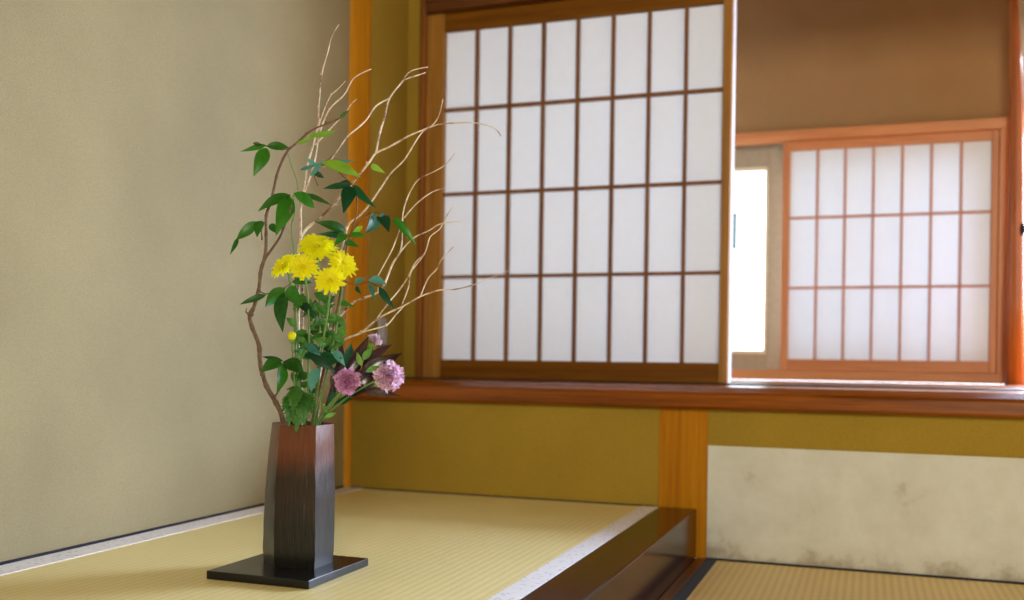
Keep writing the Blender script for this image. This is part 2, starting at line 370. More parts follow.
# far shoji
fs = thing('shoji_screen', 'small white paper screen with pinkish lattice of seven columns in the far window', 'screen', (0.045, YF, ZO - 0.01))
zb, zp0, zp1, zt = ZO - 0.011, ZO + 0.024, ZO + 0.683, ZO + 0.712
bxo('stile', M['farwood_z'], fs, -0.266, -0.244, YF - 0.024, YF - 0.002, zb, zt)
bxo('stile', M['farwood_z'], fs, 0.335, 0.354, YF - 0.024, YF - 0.002, zb, zt)
bxo('bottom_rail', M['farwood'], fs, -0.244, 0.335, YF - 0.022, YF - 0.002, zb, zp0)
bxo('top_rail', M['farwood'], fs, -0.244, 0.335, YF - 0.022, YF - 0.002, zp1, zt)
bm = bmesh.new(); cw = (0.335 + 0.244) / 7
lattice(bm, [-0.244 + cw * i for i in range(1, 7)], [ZO + 0.249, ZO + 0.470], YF - 0.021, YF - 0.010, 0.0075, -0.244, 0.335, zp0, zp1)
mesh_obj('lattice', bm, M['farkumiko'], fs, loc=(0.045, YF, zp0))
bxo('paper', M['paper_thick'], fs, -0.248, 0.339, YF - 0.0098, YF - 0.0088, zp0 - 0.004, zp1 + 0.004, bev=0)

# far window frame
wf = thing('window_frame', 'orange cedar window frame around the small paper screen', 'window frame', (0.0, YF, ZO - 0.04))
bxo('sill', M['farwood'], wf, -1.279, 0.378, YF - 0.045, YF + 0.10, ZO - 0.043, ZO - 0.0115)
bxo('lintel', M['farwood'], wf, -0.46, 0.385, YF - 0.034, YF + 0.003, ZO + 0.712, ZO + 0.745)
bxo('jamb', M['farwood_z'], wf, 0.3545, 0.394, YF - 0.034, YF + 0.02, ZO - 0.0115, ZO + 0.712)
# glazed outer window
wi = bpy.data.objects.new('window_1', None); COL.objects.link(wi); wi.location = (-0.5, YF + 0.06, ZO); wi['kind'] = 'structure'
for a, b in ((-0.318, -0.262), (0.335, 0.38)):
    bxo('sash_stile', M['taupe'], wi, a, b, YF + 0.035, YF + 0.07, ZO - 0.0115, ZO + 0.745)
bxo('sash_rail', M['taupe'], wi, -1.279, 0.335, YF + 0.036, YF + 0.069, ZO - 0.0115, ZO + 0.046)
bxo('sash_rail', M['taupe'], wi, -1.279, 0.335, YF + 0.036, YF + 0.069, ZO + 0.642, ZO + 0.745)
bxo('gasket', M['beige'], wi, -0.325, -0.317, YF + 0.030, YF + 0.045, ZO + 0.046, ZO + 0.642)
bxo('gasket', M['beige'], wi, -1.279, -0.317, YF + 0.030, YF + 0.045, ZO + 0.040, ZO + 0.052)
bxo('gasket', M['beige'], wi, -1.279, -0.317, YF + 0.030, YF + 0.045, ZO + 0.634, ZO + 0.646)
bxo('pane', M['glass'], wi, -1.279, -0.32, YF + 0.05, YF + 0.053, ZO + 0.046, ZO + 0.642, bev=0)
bxo('latch', M['latch'], wi, -0.424, -0.414, YF + 0.01, YF + 0.05, ZO + 0.38, ZO + 0.50)

# frame of the unseen window further right in the recess
struct(bxo('trim_1', M['farwood'], None, 0.465, 1.745, YF - 0.04, YF + 0.10, ZO - 0.043, ZO - 0.0115))
struct(bxo('trim_2', M['farwood'], None, 0.465, 1.745, YF - 0.03, YF + 0.029, ZO + 0.712, ZO + 0.745))

# natural log post at the right end
bm = bmesh.new(); N = 20; rings = []
prof = [(-0.10, 0.0300, 0.4110), (0.20, 0.0265, 0.4075), (0.55, 0.0225, 0.4050), (0.80, 0.0180, 0.4010), (1.10, 0.0115, 0.3890), (1.74, 0.0105, 0.3870)]
for z, r, cx in prof:
    cx *= 0.979
    rings.append([bm.verts.new((cx + r * math.cos(2 * math.pi * i / N), YF - 0.068 + r * math.sin(2 * math.pi * i / N), ZO + z)) for i in range(N)])
for a, b in zip(rings, rings[1:]):
    for i in range(N): bm.faces.new((a[i], a[(i + 1) % N], b[(i + 1) % N], b[i]))
bm.faces.new(rings[0][::-1]); bm.faces.new(rings[-1])
lp = thing('log_post', 'slender natural log post at the right end of the window recess', 'post', (0.40, YF - 0.068, ZO - 0.10))
mesh_obj('trunk', bm, M['log'], lp, loc=(0.40, YF - 0.068, ZO - 0.10), smooth=True)
bm = bmesh.new(); bmesh.ops.create_uvsphere(bm, u_segments=12, v_segments=8, radius=0.5)
for v_ in bm.verts: v_.co = Vector((0.411 + v_.co.x * 0.016, YF - 0.090 + v_.co.y * 0.012, ZO + 0.405 + v_.co.z * 0.036))
mesh_obj('knot', bm, M['dark'], lp, loc=(0.4185, YF - 0.09, ZO + 0.405), smooth=True)

# small grey wall plate low on the corner
pl = thing('wall_plate', 'small grey plate on the wall behind the pink carnations', 'wall plate', (-1.279, 2.50, ZO + 0.07))
bm = bmesh.new(); box(bm, -1.279, -1.272, 2.478, 2.52, ZO + 0.045, ZO + 0.118, bev=0.002); pp_ = mesh_obj('plate', bm, M['grey'], pl, loc=(-1.279, 2.50, ZO + 0.07))
bm = bmesh.new(); box(bm, -1.272, -1.268, 2.490, 2.508, ZO + 0.065, ZO + 0.098, bev=0.001); mesh_obj('switch', bm, M['grey'], pp_, loc=(-1.272, 2.50, ZO + 0.07))

# ------------------------------------------------------------------ lacquered beam, mats
bm = bmesh.new(); box(bm, -0.4725, -0.382, -1.0, 2.397, -0.04, ZT + 0.002, bev=0.0035)
tag(mesh_obj('lacquered_beam', bm, M['lacquer'], loc=(-0.43, 0.7, 0)), 'glossy dark brown lacquered beam edging the raised alcove', 'beam')
tag(bxo('floor_strip', M['floorwood'], None, -0.3815, -0.3575, -1.0, 2.396, -0.04, 0.002), 'narrow brown wooden strip beside the blue-edged floor mat', 'wood strip')

def tooth_strip(bm, x_edge, x_in, y0, y1, z0, z1, period=0.0085, depth=0.003):
    """border cloth whose inner side is finely scalloped"""
    n = int((y1 - y0) / period); sgn = 1 if x_in > x_edge else -1
    pts = []
    for i in range(n + 1):
        y = y0 + (y1 - y0) * i / n
        pts.append((x_in + sgn * (depth if i % 2 else 0), y))
    top_e = [bm.verts.new((x_edge, y, z1)) for _, y in pts]; top_i = [bm.verts.new((x, y, z1)) for x, y in pts]
    bot_i = [bm.verts.new((x, y, z0)) for x, y in pts]; bot_e = [bm.verts.new((x_edge, y, z0)) for _, y in pts]
    for i in range(n):
        bm.faces.new((top_e[i], top_e[i + 1], top_i[i + 1], top_i[i])); bm.faces.new((top_i[i], top_i[i + 1], bot_i[i + 1], bot_i[i]))
        bm.faces.new((bot_i[i], bot_i[i + 1], bot_e[i + 1], bot_e[i])); bm.faces.new((bot_e[i], bot_e[i + 1], top_e[i + 1], top_e[i]))
    for i in (0, n): bm.faces.new((top_e[i], top_i[i], bot_i[i], bot_e[i]))

tm = thing('tatami_mat', 'straw mat with white patterned borders on the raised alcove under the vase', 'tatami mat', (-0.9, 0.9, ZT - 0.05))
mx0, mx1 = XL + 0.006, -0.4735
bm = bmesh.new(); box(bm, mx0, mx1, -1.0, 2.396, ZT - 0.05, ZT - 0.0012)
mesh_obj('core', bm, M['straw'], tm, loc=(-0.9, 0.7, ZT - 0.05))
bm = bmesh.new(); box(bm, mx0 + 0.03, mx1 - 0.02, -1.0, 2.396, ZT - 0.0012, ZT)
mesh_obj('rush_surface', bm, M['tatami'], tm, loc=(-0.9, 0.7, ZT))
for a, b, s in ((mx0, -1.272, 0), (mx1, -0.513, 0)):
    bm = bmesh.new(); tooth_strip(bm, a, b, -1.0, 2.394, ZT - 0.0012, ZT + 0.0012)
    mesh_obj('border', bm, M['border_white'], tm, loc=((a + b) / 2, 0.7, ZT))

tf = thing('tatami_mat', 'straw mat with dark blue border on the lower floor right of the post', 'tatami mat', (0.3, 0.9, -0.05))
bm = bmesh.new(); box(bm, -0.3565, 1.9, -1.0, 2.390, -0.05, -0.0012); mesh_obj('core', bm, M['straw'], tf, loc=(0.3, 0.9, -0.05))
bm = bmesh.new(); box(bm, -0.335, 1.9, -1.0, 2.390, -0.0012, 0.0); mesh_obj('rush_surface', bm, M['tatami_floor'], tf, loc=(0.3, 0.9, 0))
bm = bmesh.new(); box(bm, -0.3565, -0.331, -1.0, 2.390, -0.0012, 0.0014); mesh_obj('border', bm, M['border_blue'], tf, loc=(-0.34, 0.9, 0))

# ------------------------------------------------------------------ display board and vase
bm = bmesh.new()
q = [(-0.966, 1.308), (-0.784, 1.308), (-0.784, 1.498), (-0.966, 1.498)]
prism(bm, q, 'Z', ZT + 0.0003, ZT + 0.0135)
bmesh.ops.bevel(bm, geom=list(bm.edges), offset=0.0012, segments=2, profile=0.5, affect='EDGES')
tag(mesh_obj('display_board', bm, M['black'], loc=(-0.875, 1.403, ZT)), 'square glossy black board lying on the mat under the vase', 'board')

VB = ZT + 0.0136
VH = 0.2265
hexa = [(-0.935, 1.416), (-0.885, 1.372), (-0.819, 1.384), (-0.820, 1.444), (-0.870, 1.488), (-0.936, 1.476)]
VC = Vector((-0.8775, 1.430))
def vring(t, inset=0.0):
    sc_ = [(0.0, 0.985), (0.08, 1.02), (0.30, 1.025), (0.5, 1.01), (0.75, 0.965), (1.0, 0.905)]
    for (a, s0), (b, s1) in zip(sc_, sc_[1:]):
        if t <= b: s = s0 + (s1 - s0) * (t - a) / (b - a); break
    sh_ = 0.0055 * t * t; tw = -0.05 * t
    out = []
    for i, (x, y) in enumerate(hexa):
        # a side point in every face keeps the faces faintly faceted and the ridges crisp
        x2, y2 = hexa[(i + 1) % 6]
        for f in (0.0, 0.06, 0.5, 0.94):
            p = Vector((x + (x2 - x) * f, y + (y2 - y) * f)) - VC
            if f == 0.0: p *= 0.992
            p = Vector((p.x * math.cos(tw) - p.y * math.sin(tw), p.x * math.sin(tw) + p.y * math.cos(tw)))
            r = s * (1 - inset / p.length)
            nz = noise.noise(Vector((x * 40 + f * 3, y * 40, t * 7))) * 0.0012
            p = VC + p * (r + nz / p.length) + Vector((sh_, 0))
            out.append(p)
    return out
bm = bmesh.new(); rings = []
for k_ in range(25):
    t = k_ / 24; rings.append([bm.verts.new((p.x, p.y, VB + VH * t - (0.0 if t < 1 else 0.0005))) for p in vring(t)])
for t, ins in ((1.0, 0.0035), (0.9, 0.006), (0.5, 0.007), (0.08, 0.007)):
    rings.append([bm.verts.new((p.x, p.y, VB + VH * t)) for p in vring(t, ins)])
n = len(rings[0])
for a, b in zip(rings, rings[1:]):
    for i in range(n): bm.faces.new((a[i], a[(i + 1) % n], b[(i + 1) % n], b[i]))
bm.faces.new(rings[0][::-1]); bm.faces.new(rings[-1])
vase = mesh_obj('vase', bm, M['vase'], loc=(VC.x, VC.y, VB), smooth=True)
vase.data.set_sharp_from_angle(angle=math.radians(28)) if hasattr(vase.data, 'set_sharp_from_angle') else None
tag(vase, 'tall six-sided stoneware vase, rust brown mouth fading to black, on the black board', 'vase')

# ------------------------------------------------------------------ flower arrangement
FD = 1.645
def spline(pts, step=0.006):
    """Catmull-Rom through (Vector, radius) pairs"""
    out = []
    P = [pts[0]] + pts + [pts[-1]]
    for i in range(1, len(P) - 2):
        p0, p1, p2, p3 = (P[j][0] for j in (i - 1, i, i + 1, i + 2)); r1, r2 = P[i][1], P[i + 1][1]
        m = max(2, int((p2 - p1).length / step))
        for k_ in range(m):
            t = k_ / m
            c = 0.5 * ((2 * p1) + (p2 - p0) * t + (2 * p0 - 5 * p1 + 4 * p2 - p3) * t * t + (3 * p1 - p0 - 3 * p2 + p3) * t ** 3)
            out.append((c, r1 + (r2 - r1) * t))
    out.append(pts[-1]); return out

def tube(bm, pts, sides=7, knobs=0.0, cap=True):
    pr = spline(pts); prev = None; ref = Vector((0.2, 1, 0.1)).normalized(); last = None
    for i, (c, r) in enumerate(pr):
        d = (pr[min(i + 1, len(pr) - 1)][0] - pr[max(i - 1, 0)][0])
        if d.length < 1e-9: continue
        d.normalize(); u = d.cross(ref)
        if u.length < 1e-3: u = d.cross(Vector((1, 0, 0)))
        u.normalize(); v_ = d.cross(u)
        if knobs: r = r * (1 + knobs * noise.noise(c * 160) + (knobs * 1.3 if (i % 5 == 0) else 0))
        ring = [bm.verts.new(c + (u * math.cos(2 * math.pi * k_ / sides) + v_ * math.sin(2 * math.pi * k_ / sides)) * r) for k_ in range(sides)]
        if prev is None and cap: bm.faces.new(ring)
        if prev:
            for k_ in range(sides): bm.faces.new((prev[k_], prev[(k_ + 1) % sides], ring[(k_ + 1) % sides], ring[k_]))
        prev = ring
    if prev and cap: bm.faces.new(prev[::-1])

def path(px, r0, r1, o0=0.0, o1=0.0, jit=0.006, bend=0.0):
    """pixel polyline -> world points whose depth drifts from o0 to o1 round the arrangement's middle"""
    L = [0]
    for a, b in zip(px, px[1:]): L.append(L[-1] + math.hypot(b[0] - a[0], b[1] - a[1]))
    out = []
    for (x, y), l in zip(px, L):
        t = l / L[-1]
        off = o0 + (o1 - o0) * t * t + bend * math.sin(math.pi * t)
        out.append((at(x, y, FD + off), 1.12 * (r0 + (r1 - r0) * t ** 1.15)))
    return out

def bud(bm, c, r):
    m = Matrix.Translation(c) @ Matrix.Diagonal((1, 1, 1.5, 1))
    bmesh.ops.create_icosphere(bm, subdivisions=1, radius=r, matrix=m)

def leaf(name, parent, base, tip, wpx, mat, o=(0.0, 0.0), roll=None, arch=0.10, lobes=0, fold=0.22):
    """blade between two pixel positions; wpx is the apparent width"""
    B = at(base[0], base[1], FD + o[0]) if not isinstance(base, Vector) else base
    T = at(tip[0], tip[1], FD + o[1]) if not isinstance(tip, Vector) else tip
    d = T - B; L = d.length; d.normalize()
    view = ((B + T) / 2 - Vector((0, 0, ZO))).normalized()
    side = d.cross(view).normalized(); nor = side.cross(d).normalized()
    if roll is None: roll = random.uniform(-0.6, 0.6)
    W = wpx / FPX * FD / 2 / max(0.35, math.cos(roll))
    s2 = side * math.cos(roll) + nor * math.sin(roll); n2 = s2.cross(d).normalized()
    if n2.z < 0: n2 = -n2
    bm = bmesh.new(); nu = 14 if lobes else 10; rows = []
    cs = (-1, -0.5, 0, 0.5, 1)
    for i in range(nu + 1):
        t = i / nu
        pr = (math.sin(math.pi * t ** 0.8) ** 0.9) * (1 - 0.25 * t)
        if lobes: pr = pr * (0.62 + 0.38 * (1 if i % 2 else 0.25)) * 1.15
        pr = max(pr, 0.03)
        row = []
        for c in cs:
            back = (-abs(c) * L * 0.07 if lobes and i % 2 == 0 else 0)
            p = B + d * (L * t + back) + s2 * (c * W * pr) + n2 * (arch * L * math.sin(math.pi * t) + fold * W * abs(c) * pr - 0.12 * arch * L)
            row.append(bm.verts.new(p))
        rows.append(row)
    for a, b in zip(rows, rows[1:]):
        for j in range(4): bm.faces.new((a[j], a[j + 1], b[j + 1], b[j]))
    return mesh_obj(name, bm, mat, parent, loc=B, smooth='raw')

def stem_obj(name, parent, paths, mat, knobs=0.0, sides=7, buds=()):
    bm = bmesh.new()
    for p in paths: tube(bm, p, sides, knobs)
    for b in buds: bud(bm, *b)
    return mesh_obj(name, bm, mat, parent, loc=parent.location, smooth=True)

MOUTH = VB + VH
def root(i, x=0.0):   # foot of a stem inside the vase
    return (296 + x, 486)

def branch_thing(name, label, cat, basepx, group=None):
    return thing(name, label, cat, at(basepx[0], basepx[1], FD), group)

# --- nandina: tall brown stem at the left with leaf clusters
nb = branch_thing('leafy_branch', 'thick brown leafy branch leaning left out of the vase, arching back up to the top', 'branch', (292, 480))
m1 = [(294, 480), (289, 445), (283, 420), (279.6, 410), (274, 399), (266.6, 386), (262, 371), (260, 360), (259, 345), (252.5, 328), (249.5, 315.5), (252.5, 310), (254.7, 304.5), (259, 289), (261, 270), (264.4, 259), (266, 250), (266.3, 235), (266.3, 215), (271, 203), (274, 188), (277.5, 173), (283, 159), (289, 149)]
m1b = [(289, 149), (296, 143.6), (306.7, 134), (315, 128.5), (326, 124), (343.5, 116.5), (349, 110)]
fork = [(265, 258), (269, 253), (274, 246), (280, 237), (284, 227), (289, 214), (292, 205)]
twl = [(289, 149), (278, 148), (266, 146), (255, 143)]
p_m1 = path(m1, 0.0040, 0.0017, 0.0, -0.03); p_m1b = path(m1b, 0.0017, 0.0008, -0.03, -0.05)
stem_obj('stem', nb, [p_m1, p_m1b, path(fork, 0.0020, 0.0010, -0.02, -0.05), path(twl, 0.0012, 0.0007, -0.03, -0.04),
    path([(262, 240), (261, 228), (258, 221)], 0.001, 0.0006, -0.02, -0.03), path([(259, 290), (266, 294), (284, 288), (292, 282)], 0.001, 0.0007, -0.02, -0.03),
    path([(274, 398), (284, 380), (283, 361)], 0.0012, 0.0007, -0.01, -0.05), path([(250, 315), (246, 312), (247, 308)], 0.0016, 0.0004, -0.01, -0.02)], M['bark_brown'], 0.14,
    buds=[(at(252, 314, FD - 0.01), 0.0035), (at(262, 374, FD - 0.008), 0.004), (at(279, 168, FD - 0.03), 0.002), (at(306, 134, FD - 0.035), 0.002), (at(326, 123, FD - 0.04), 0.002), (at(274, 398, FD - 0.005), 0.0045)])
L = 'leaf'
A = M['leaf']; Dk = M['leaf_dark']; Lm = M['leaf_lime']; Te = M['leaf_teal']
for b, t, wd, mt, o in [((267, 148), (253.6, 176), 15, A, (-.04, -.06)), ((266, 145), (240.6, 151.6), 6, A, (-.04, -.03)), ((266.6, 146), (291, 149), 9, A, (-.04, -.02)), ((253, 143), (262, 145), 4, A, (-.04, -.04)),
        ((257, 221.6), (236, 240), 12, A, (-.03, -.04)), ((238, 238), (230, 254.7), 5, A, (-.03, -.05)), ((261, 220.5), (257, 237), 11, A, (-.03, -.05)), ((270, 224), (278, 234), 8, A, (-.04, -.05)),
        ((266, 294.8), (239.5, 304.5), 7, A, (-.02, -.03)), ((285, 288), (265, 307), 14, A, (-.03, -.05)), ((284, 292), (282.5, 332), 15, A, (-.03, -.06)), ((288, 287), (302, 306), 16, A, (-.03, -.05)), ((299, 302), (314, 318), 10, Dk, (-.04, -.02)), ((292, 282), (314, 282), 8, A, (-.03, .0)),
        ((283, 361), (262, 356.6), 5, Dk, (-.05, -.06)), ((281, 361), (261, 372), 13, A, (-.05, -.07)), ((282, 363), (277, 393), 12, A, (-.05, -.08)), ((284, 361), (304, 374), 16, A, (-.05, -.06)),
        ((309, 136), (337, 131), 6, Lm, (-.035, -.05)), ((296, 144), (318, 134), 5, Lm, (-.035, -.03)), ((340, 118), (350, 110), 4, A, (-.05, -.05))]:
    leaf(L, nb, b, t, wd, mt, o)

# --- nandina middle stem
nm = branch_thing('leafy_branch', 'thin green leafy stem with broad leaves just above the leftmost yellow flower', 'branch', (297, 481))
stem_obj('stem', nm, [path([(299, 481), (298, 430), (297, 380), (295, 330), (296, 290), (294.8, 256), (291.5, 232), (292, 222.7), (295, 211), (293, 195)], 0.0022, 0.0009, 0.02, -0.02),
    path([(293, 196), (302, 193), (310, 196)], 0.0008, 0.0005, -0.02, -0.03),
    path([(287, 150), (291, 165), (296, 178), (298, 190)], 0.0006, 0.0008, -0.03, -0.02)], M['stem_green'], 0.05)
for b, t, wd, mt, o in [((290.4, 194.6), (258, 211), 11, A, (-.02, -.04)), ((290, 196), (276, 235), 19, A, (-.02, -.06)), ((293.7, 193.4), (315, 208), 12, A, (-.02, -.05)), ((303, 194), (331, 205), 6, A, (-.03, -.01)), ((291, 204), (286, 216), 8, A, (-.02, -.03))]:
    leaf(L, nm, b, t, wd, mt, o)

# --- nandina right stem with many leaves
nr = branch_thing('leafy_branch', 'leafy branch rising behind the yellow flowers with dark leaves before the corner post', 'branch', (305, 482))
stem_obj('stem', nr, [path([(305, 482), (312, 425), (322, 380), (333, 330), (341, 290), (346, 252), (351, 232), (356.5, 214), (356.5, 197), (352, 184)], 0.0026, 0.0009, 0.02, -0.02),
    path([(349, 236), (356, 226), (367, 215), (380, 213), (392, 217), (402, 220)], 0.0012, 0.0006, -0.01, -0.03),
    path([(352, 184), (343, 176), (334, 168), (322, 164)], 0.0009, 0.0006, -0.02, -0.03), path([(318, 186), (314, 172), (322, 164), (333, 156)], 0.0009, 0.0006, 0.0, -0.02),
    path([(343, 280), (355, 285), (368, 282), (379, 287)], 0.0009, 0.0006, 0.0, -0.03)], M['bark_twig'], 0.1)
for b, t, wd, mt, o in [((322, 163), (361, 177), 12, Lm, (-.03, -.05)), ((313, 165), (356, 160), 5, Te, (-.02, -.03)), ((300, 170), (316, 165), 4, Te, (-.02, -.03)), ((310, 176), (322, 160), 5, Te, (-.02, -.03)), ((313, 171), (324, 178), 6, Dk, (-.02, -.02)), ((318, 166), (306, 158), 4, Te, (-.02, -.01)),
        ((371, 165), (385, 173), 7, Lm, (-.0, -.03)), ((352, 184.5), (323, 188.5), 7, Dk, (-.02, -.04)), ((351, 186), (343.5, 213), 16, Dk, (-.02, -.06)), ((353, 185), (376, 208), 9, Dk, (-.02, -.05)), ((352, 184), (340, 182), 5, Dk, (-.02, -.0)),
        ((376, 214.5), (365.5, 233), 13, Dk, (-.02, -.05)), ((380, 215), (389, 232), 13, Dk, (-.02, -.05)), ((393, 217), (416, 245), 9, A, (-.03, -.04)), ((385, 214), (378, 222), 7, Te, (-.02, -.03)),
        ((346, 231), (315, 221.6), 11, A, (.0, -.03)), ((343, 236), (318, 234), 7, Dk, (.0, -.02)), ((346, 236), (368, 237), 6, A, (.0, -.04)), ((345, 242), (359, 247), 8, A, (.0, -.03)), ((346, 233), (334, 246), 10, A, (.0, -.04)), ((350, 232), (363, 226), 6, Lm, (.0, -.03)),
        ((379, 287), (394, 309), 8, Dk, (-.03, -.04)), ((369, 279), (387, 285), 9, Te, (-.02, -.04)), ((369, 284), (374, 300), 5, Te, (-.02, -.04)), ((355, 284), (365, 278), 6, Te, (-.01, -.02)), ((356, 286), (361, 294), 5, Dk, (-.01, -.02)),
        ((338, 303), (354.5, 307), 6, A, (.0, -.02))]:
    leaf(L, nr, b, t, wd, mt, o)

# --- bare branches
b1 = branch_thing('bare_branch', 'tallest bare pale branch reaching the top of the arrangement, forked near its tip', 'branch', (300, 483))
stem_obj('stem', b1, [path([(300, 483), (301, 425), (301, 380), (302, 340), (302.5, 300), (301.5, 262), (300.5, 240), (301, 205), (303.4, 192), (306.5, 170), (311, 152), (317.5, 128), (319, 105), (322, 74), (328, 52), (332, 36), (339, 24.5)], 0.0030, 0.0006, 0.03, 0.0),
    path([(303, 196), (309, 180), (315, 160), (318.6, 136), (319.5, 118)], 0.0016, 0.0008, 0.0, 0.0), path([(318, 128), (325, 108), (331, 95), (337, 90), (345.6, 81)], 0.0011, 0.0005, 0.0, -0.02),
    path([(319, 134), (329, 110), (344, 95), (350, 84), (354, 78), (362, 73), (371, 69)], 0.0013, 0.0006, 0.0, 0.03),
    path([(315, 145), (331, 128), (345, 113), (352, 103), (357, 99)], 0.0012, 0.0005, 0.0, 0.02)], M['bark_pale'], 0.12,
    buds=[(at(320.5, 74, FD), 0.0013), (at(331, 94, FD), 0.0013), (at(318, 106, FD), 0.0012), (at(329, 109, FD), 0.0013)])
b2 = branch_thing('bare_branch', 'thick pale bare branch sweeping up right past the golden post to two high forks', 'branch', (303, 484))
stem_obj('stem', b2, [path([(303, 484), (300, 425), (299, 380), (298, 330), (298, 280), (299, 245), (304, 232), (311, 225), (322, 216), (333, 205), (341, 195.6), (350, 186), (359, 175), (369.5, 162), (376, 153), (389, 147), (408.5, 136), (421.5, 130.6), (436, 125), (454, 123), (476, 123), (494, 128), (501, 136)], 0.0034, 0.0006, 0.04, -0.03, bend=0.02),
    path([(376, 153), (380, 132), (384.7, 117), (388, 102), (393, 93), (400, 84.5), (408.5, 72.6), (417, 69), (428, 67)], 0.0016, 0.0007, 0.03, 0.05),
    path([(399, 86), (404, 80), (415, 76), (425.5, 72.6)], 0.0012, 0.0006, 0.04, 0.06),
    path([(389, 98.6), (376, 106), (367, 119), (359, 127), (348, 136), (340, 147), (333, 157), (324, 168)], 0.0012, 0.0007, 0.045, 0.0)], M['bark_pale'], 0.14,
    buds=[(at(336, 203.5, FD + .03), 0.0024), (at(367, 163, FD + .03), 0.0022), (at(389, 99, FD + .045), 0.0018), (at(360, 126, FD + .03), 0.0015)])
b3 = branch_thing('bare_branch', 'bare branch rising past the dark leaves to a tip at the screen frame', 'branch', (307, 484))
stem_obj('stem', b3, [path([(307, 484), (312, 425), (320, 370), (330, 310), (338, 262), (344, 240), (349, 224), (358, 217), (367, 207.5), (374, 198), (381.5, 187), (391, 173), (404, 160), (415, 142.5), (422.6, 131.7), (430, 127), (436, 121), (440, 112), (443, 99)], 0.0026, 0.0006, 0.05, -0.02)], M['bark_pale'], 0.16,
    buds=[(at(381, 188, FD + .0), 0.0018), (at(346, 228, FD + .02), 0.002)])
b4 = branch_thing('bare_branch', 'pale bare branch with many thin upright twigs before the left edge of the screen', 'branch', (309, 484))
stem_obj('stem', b4, [path([(309, 484), (312, 425), (320, 370), (328, 335), (335, 322), (343.5, 312), (354, 302), (369.5, 296), (379, 291.5), (385, 283), (393, 263), (400, 252.5), (402, 240), (402, 226), (404, 208), (411, 190), (419, 179), (431, 173), (445, 165), (455, 153)], 0.0028, 0.0005, 0.03, -0.02),
    path([(404, 218), (415, 205), (428, 194.5), (437, 190), (446, 188)], 0.0011, 0.0005, 0.0, 0.02), path([(378, 276), (385, 263), (393, 248), (399, 231), (402, 222)], 0.0010, 0.0010, 0.0, 0.0),
    path([(378, 292), (378, 276)], 0.0008, 0.0008, 0.02, 0.0),
    path([(398, 255), (407, 244), (415, 237), (430, 230), (440, 224), (462, 221)], 0.0011, 0.0005, 0.0, -0.03)], M['bark_pale'], 0.14)
b5 = branch_thing('bare_branch', 'lowest bare branch stretching right to a long dark tip across the screen', 'branch', (311, 484))
stem_obj('stem', b5, [path([(311, 484), (316, 425), (326, 375), (340, 344), (350, 337), (361, 332.7), (380, 317.5), (404, 305.6), (421.6, 296), (440, 290), (454, 289.5), (473, 285), (490, 278), (508, 271)], 0.0024, 0.0005, 0.03, -0.03),
    path([(361, 332.7), (374, 329), (387, 325), (395.5, 315), (404, 306)], 0.0012, 0.0008, 0.0, -0.02),
    path([(376, 320), (387, 304.5), (400, 289), (408.5, 276), (415, 263), (425, 252.5), (430, 237), (440, 228.7), (447, 215), (453, 207)], 0.0012, 0.0005, 0.0, -0.05),
    path([(402, 304.5), (408.5, 287), (411, 272), (424, 254.7), (429, 240)], 0.0010, 0.0006, 0.0, -0.04),
    path([(420.5, 296), (428, 278.5), (436, 270), (440.5, 261), (445, 255.5), (454, 246)], 0.0010, 0.0005, 0.0, -0.05)], M['bark_pale'], 0.14,
    buds=[(at(361, 332, FD + .01), 0.0022), (at(386.5, 325, FD - .01), 0.0022)])

# --- chrysanthemums
def basis(d):
    d = d.normalized(); a = Vector((0, 0, 1)) if abs(d.z) < 0.9 else Vector((1, 0, 0))
    u = d.cross(a).normalized(); return u, d.cross(u).normalized(), d

def petals(center, facing, R, layers, mat, parent, name='petals', notch=False):
    u, v_, n_ = basis(facing); bm = bmesh.new()
    for (cnt, rr, lift, wd) in layers:
        ph = random.random() * 6
        for i in range(cnt):
            a = ph + 2 * math.pi * i / cnt + random.uniform(-0.12, 0.12)
            r = R * rr * random.uniform(0.88, 1.08); el = lift + random.uniform(-0.12, 0.12)
            rad = u * math.cos(a) + v_ * math.sin(a); tan = n_.cross(rad)
            rows = []
            for j in range(6):
                t = j / 5
                e = el * (1 - 0.55 * t)
                c = center + rad * (r * (0.10 + 0.9 * t) * math.cos(e)) + n_ * (r * t * math.sin(el) * (1 - 0.45 * t * t) * 0.9)
                w_ = wd * R * (0.35 + 0.65 * math.sin(math.pi * min(t * 0.85 + 0.08, 1)))
                if j == 5: w_ *= 0.85
                rows.append([bm.verts.new(c - tan * w_ + n_ * w_ * 0.35), bm.verts.new(c), bm.verts.new(c + tan * w_ + n_ * w_ * 0.35)])
            for p, q_ in zip(rows, rows[1:]):
                for k_ in (0, 1): bm.faces.new((p[k_], p[k_ + 1], q_[k_ + 1], q_[k_]))
    return mesh_obj(name, bm, mat, parent, loc=center, smooth='raw')

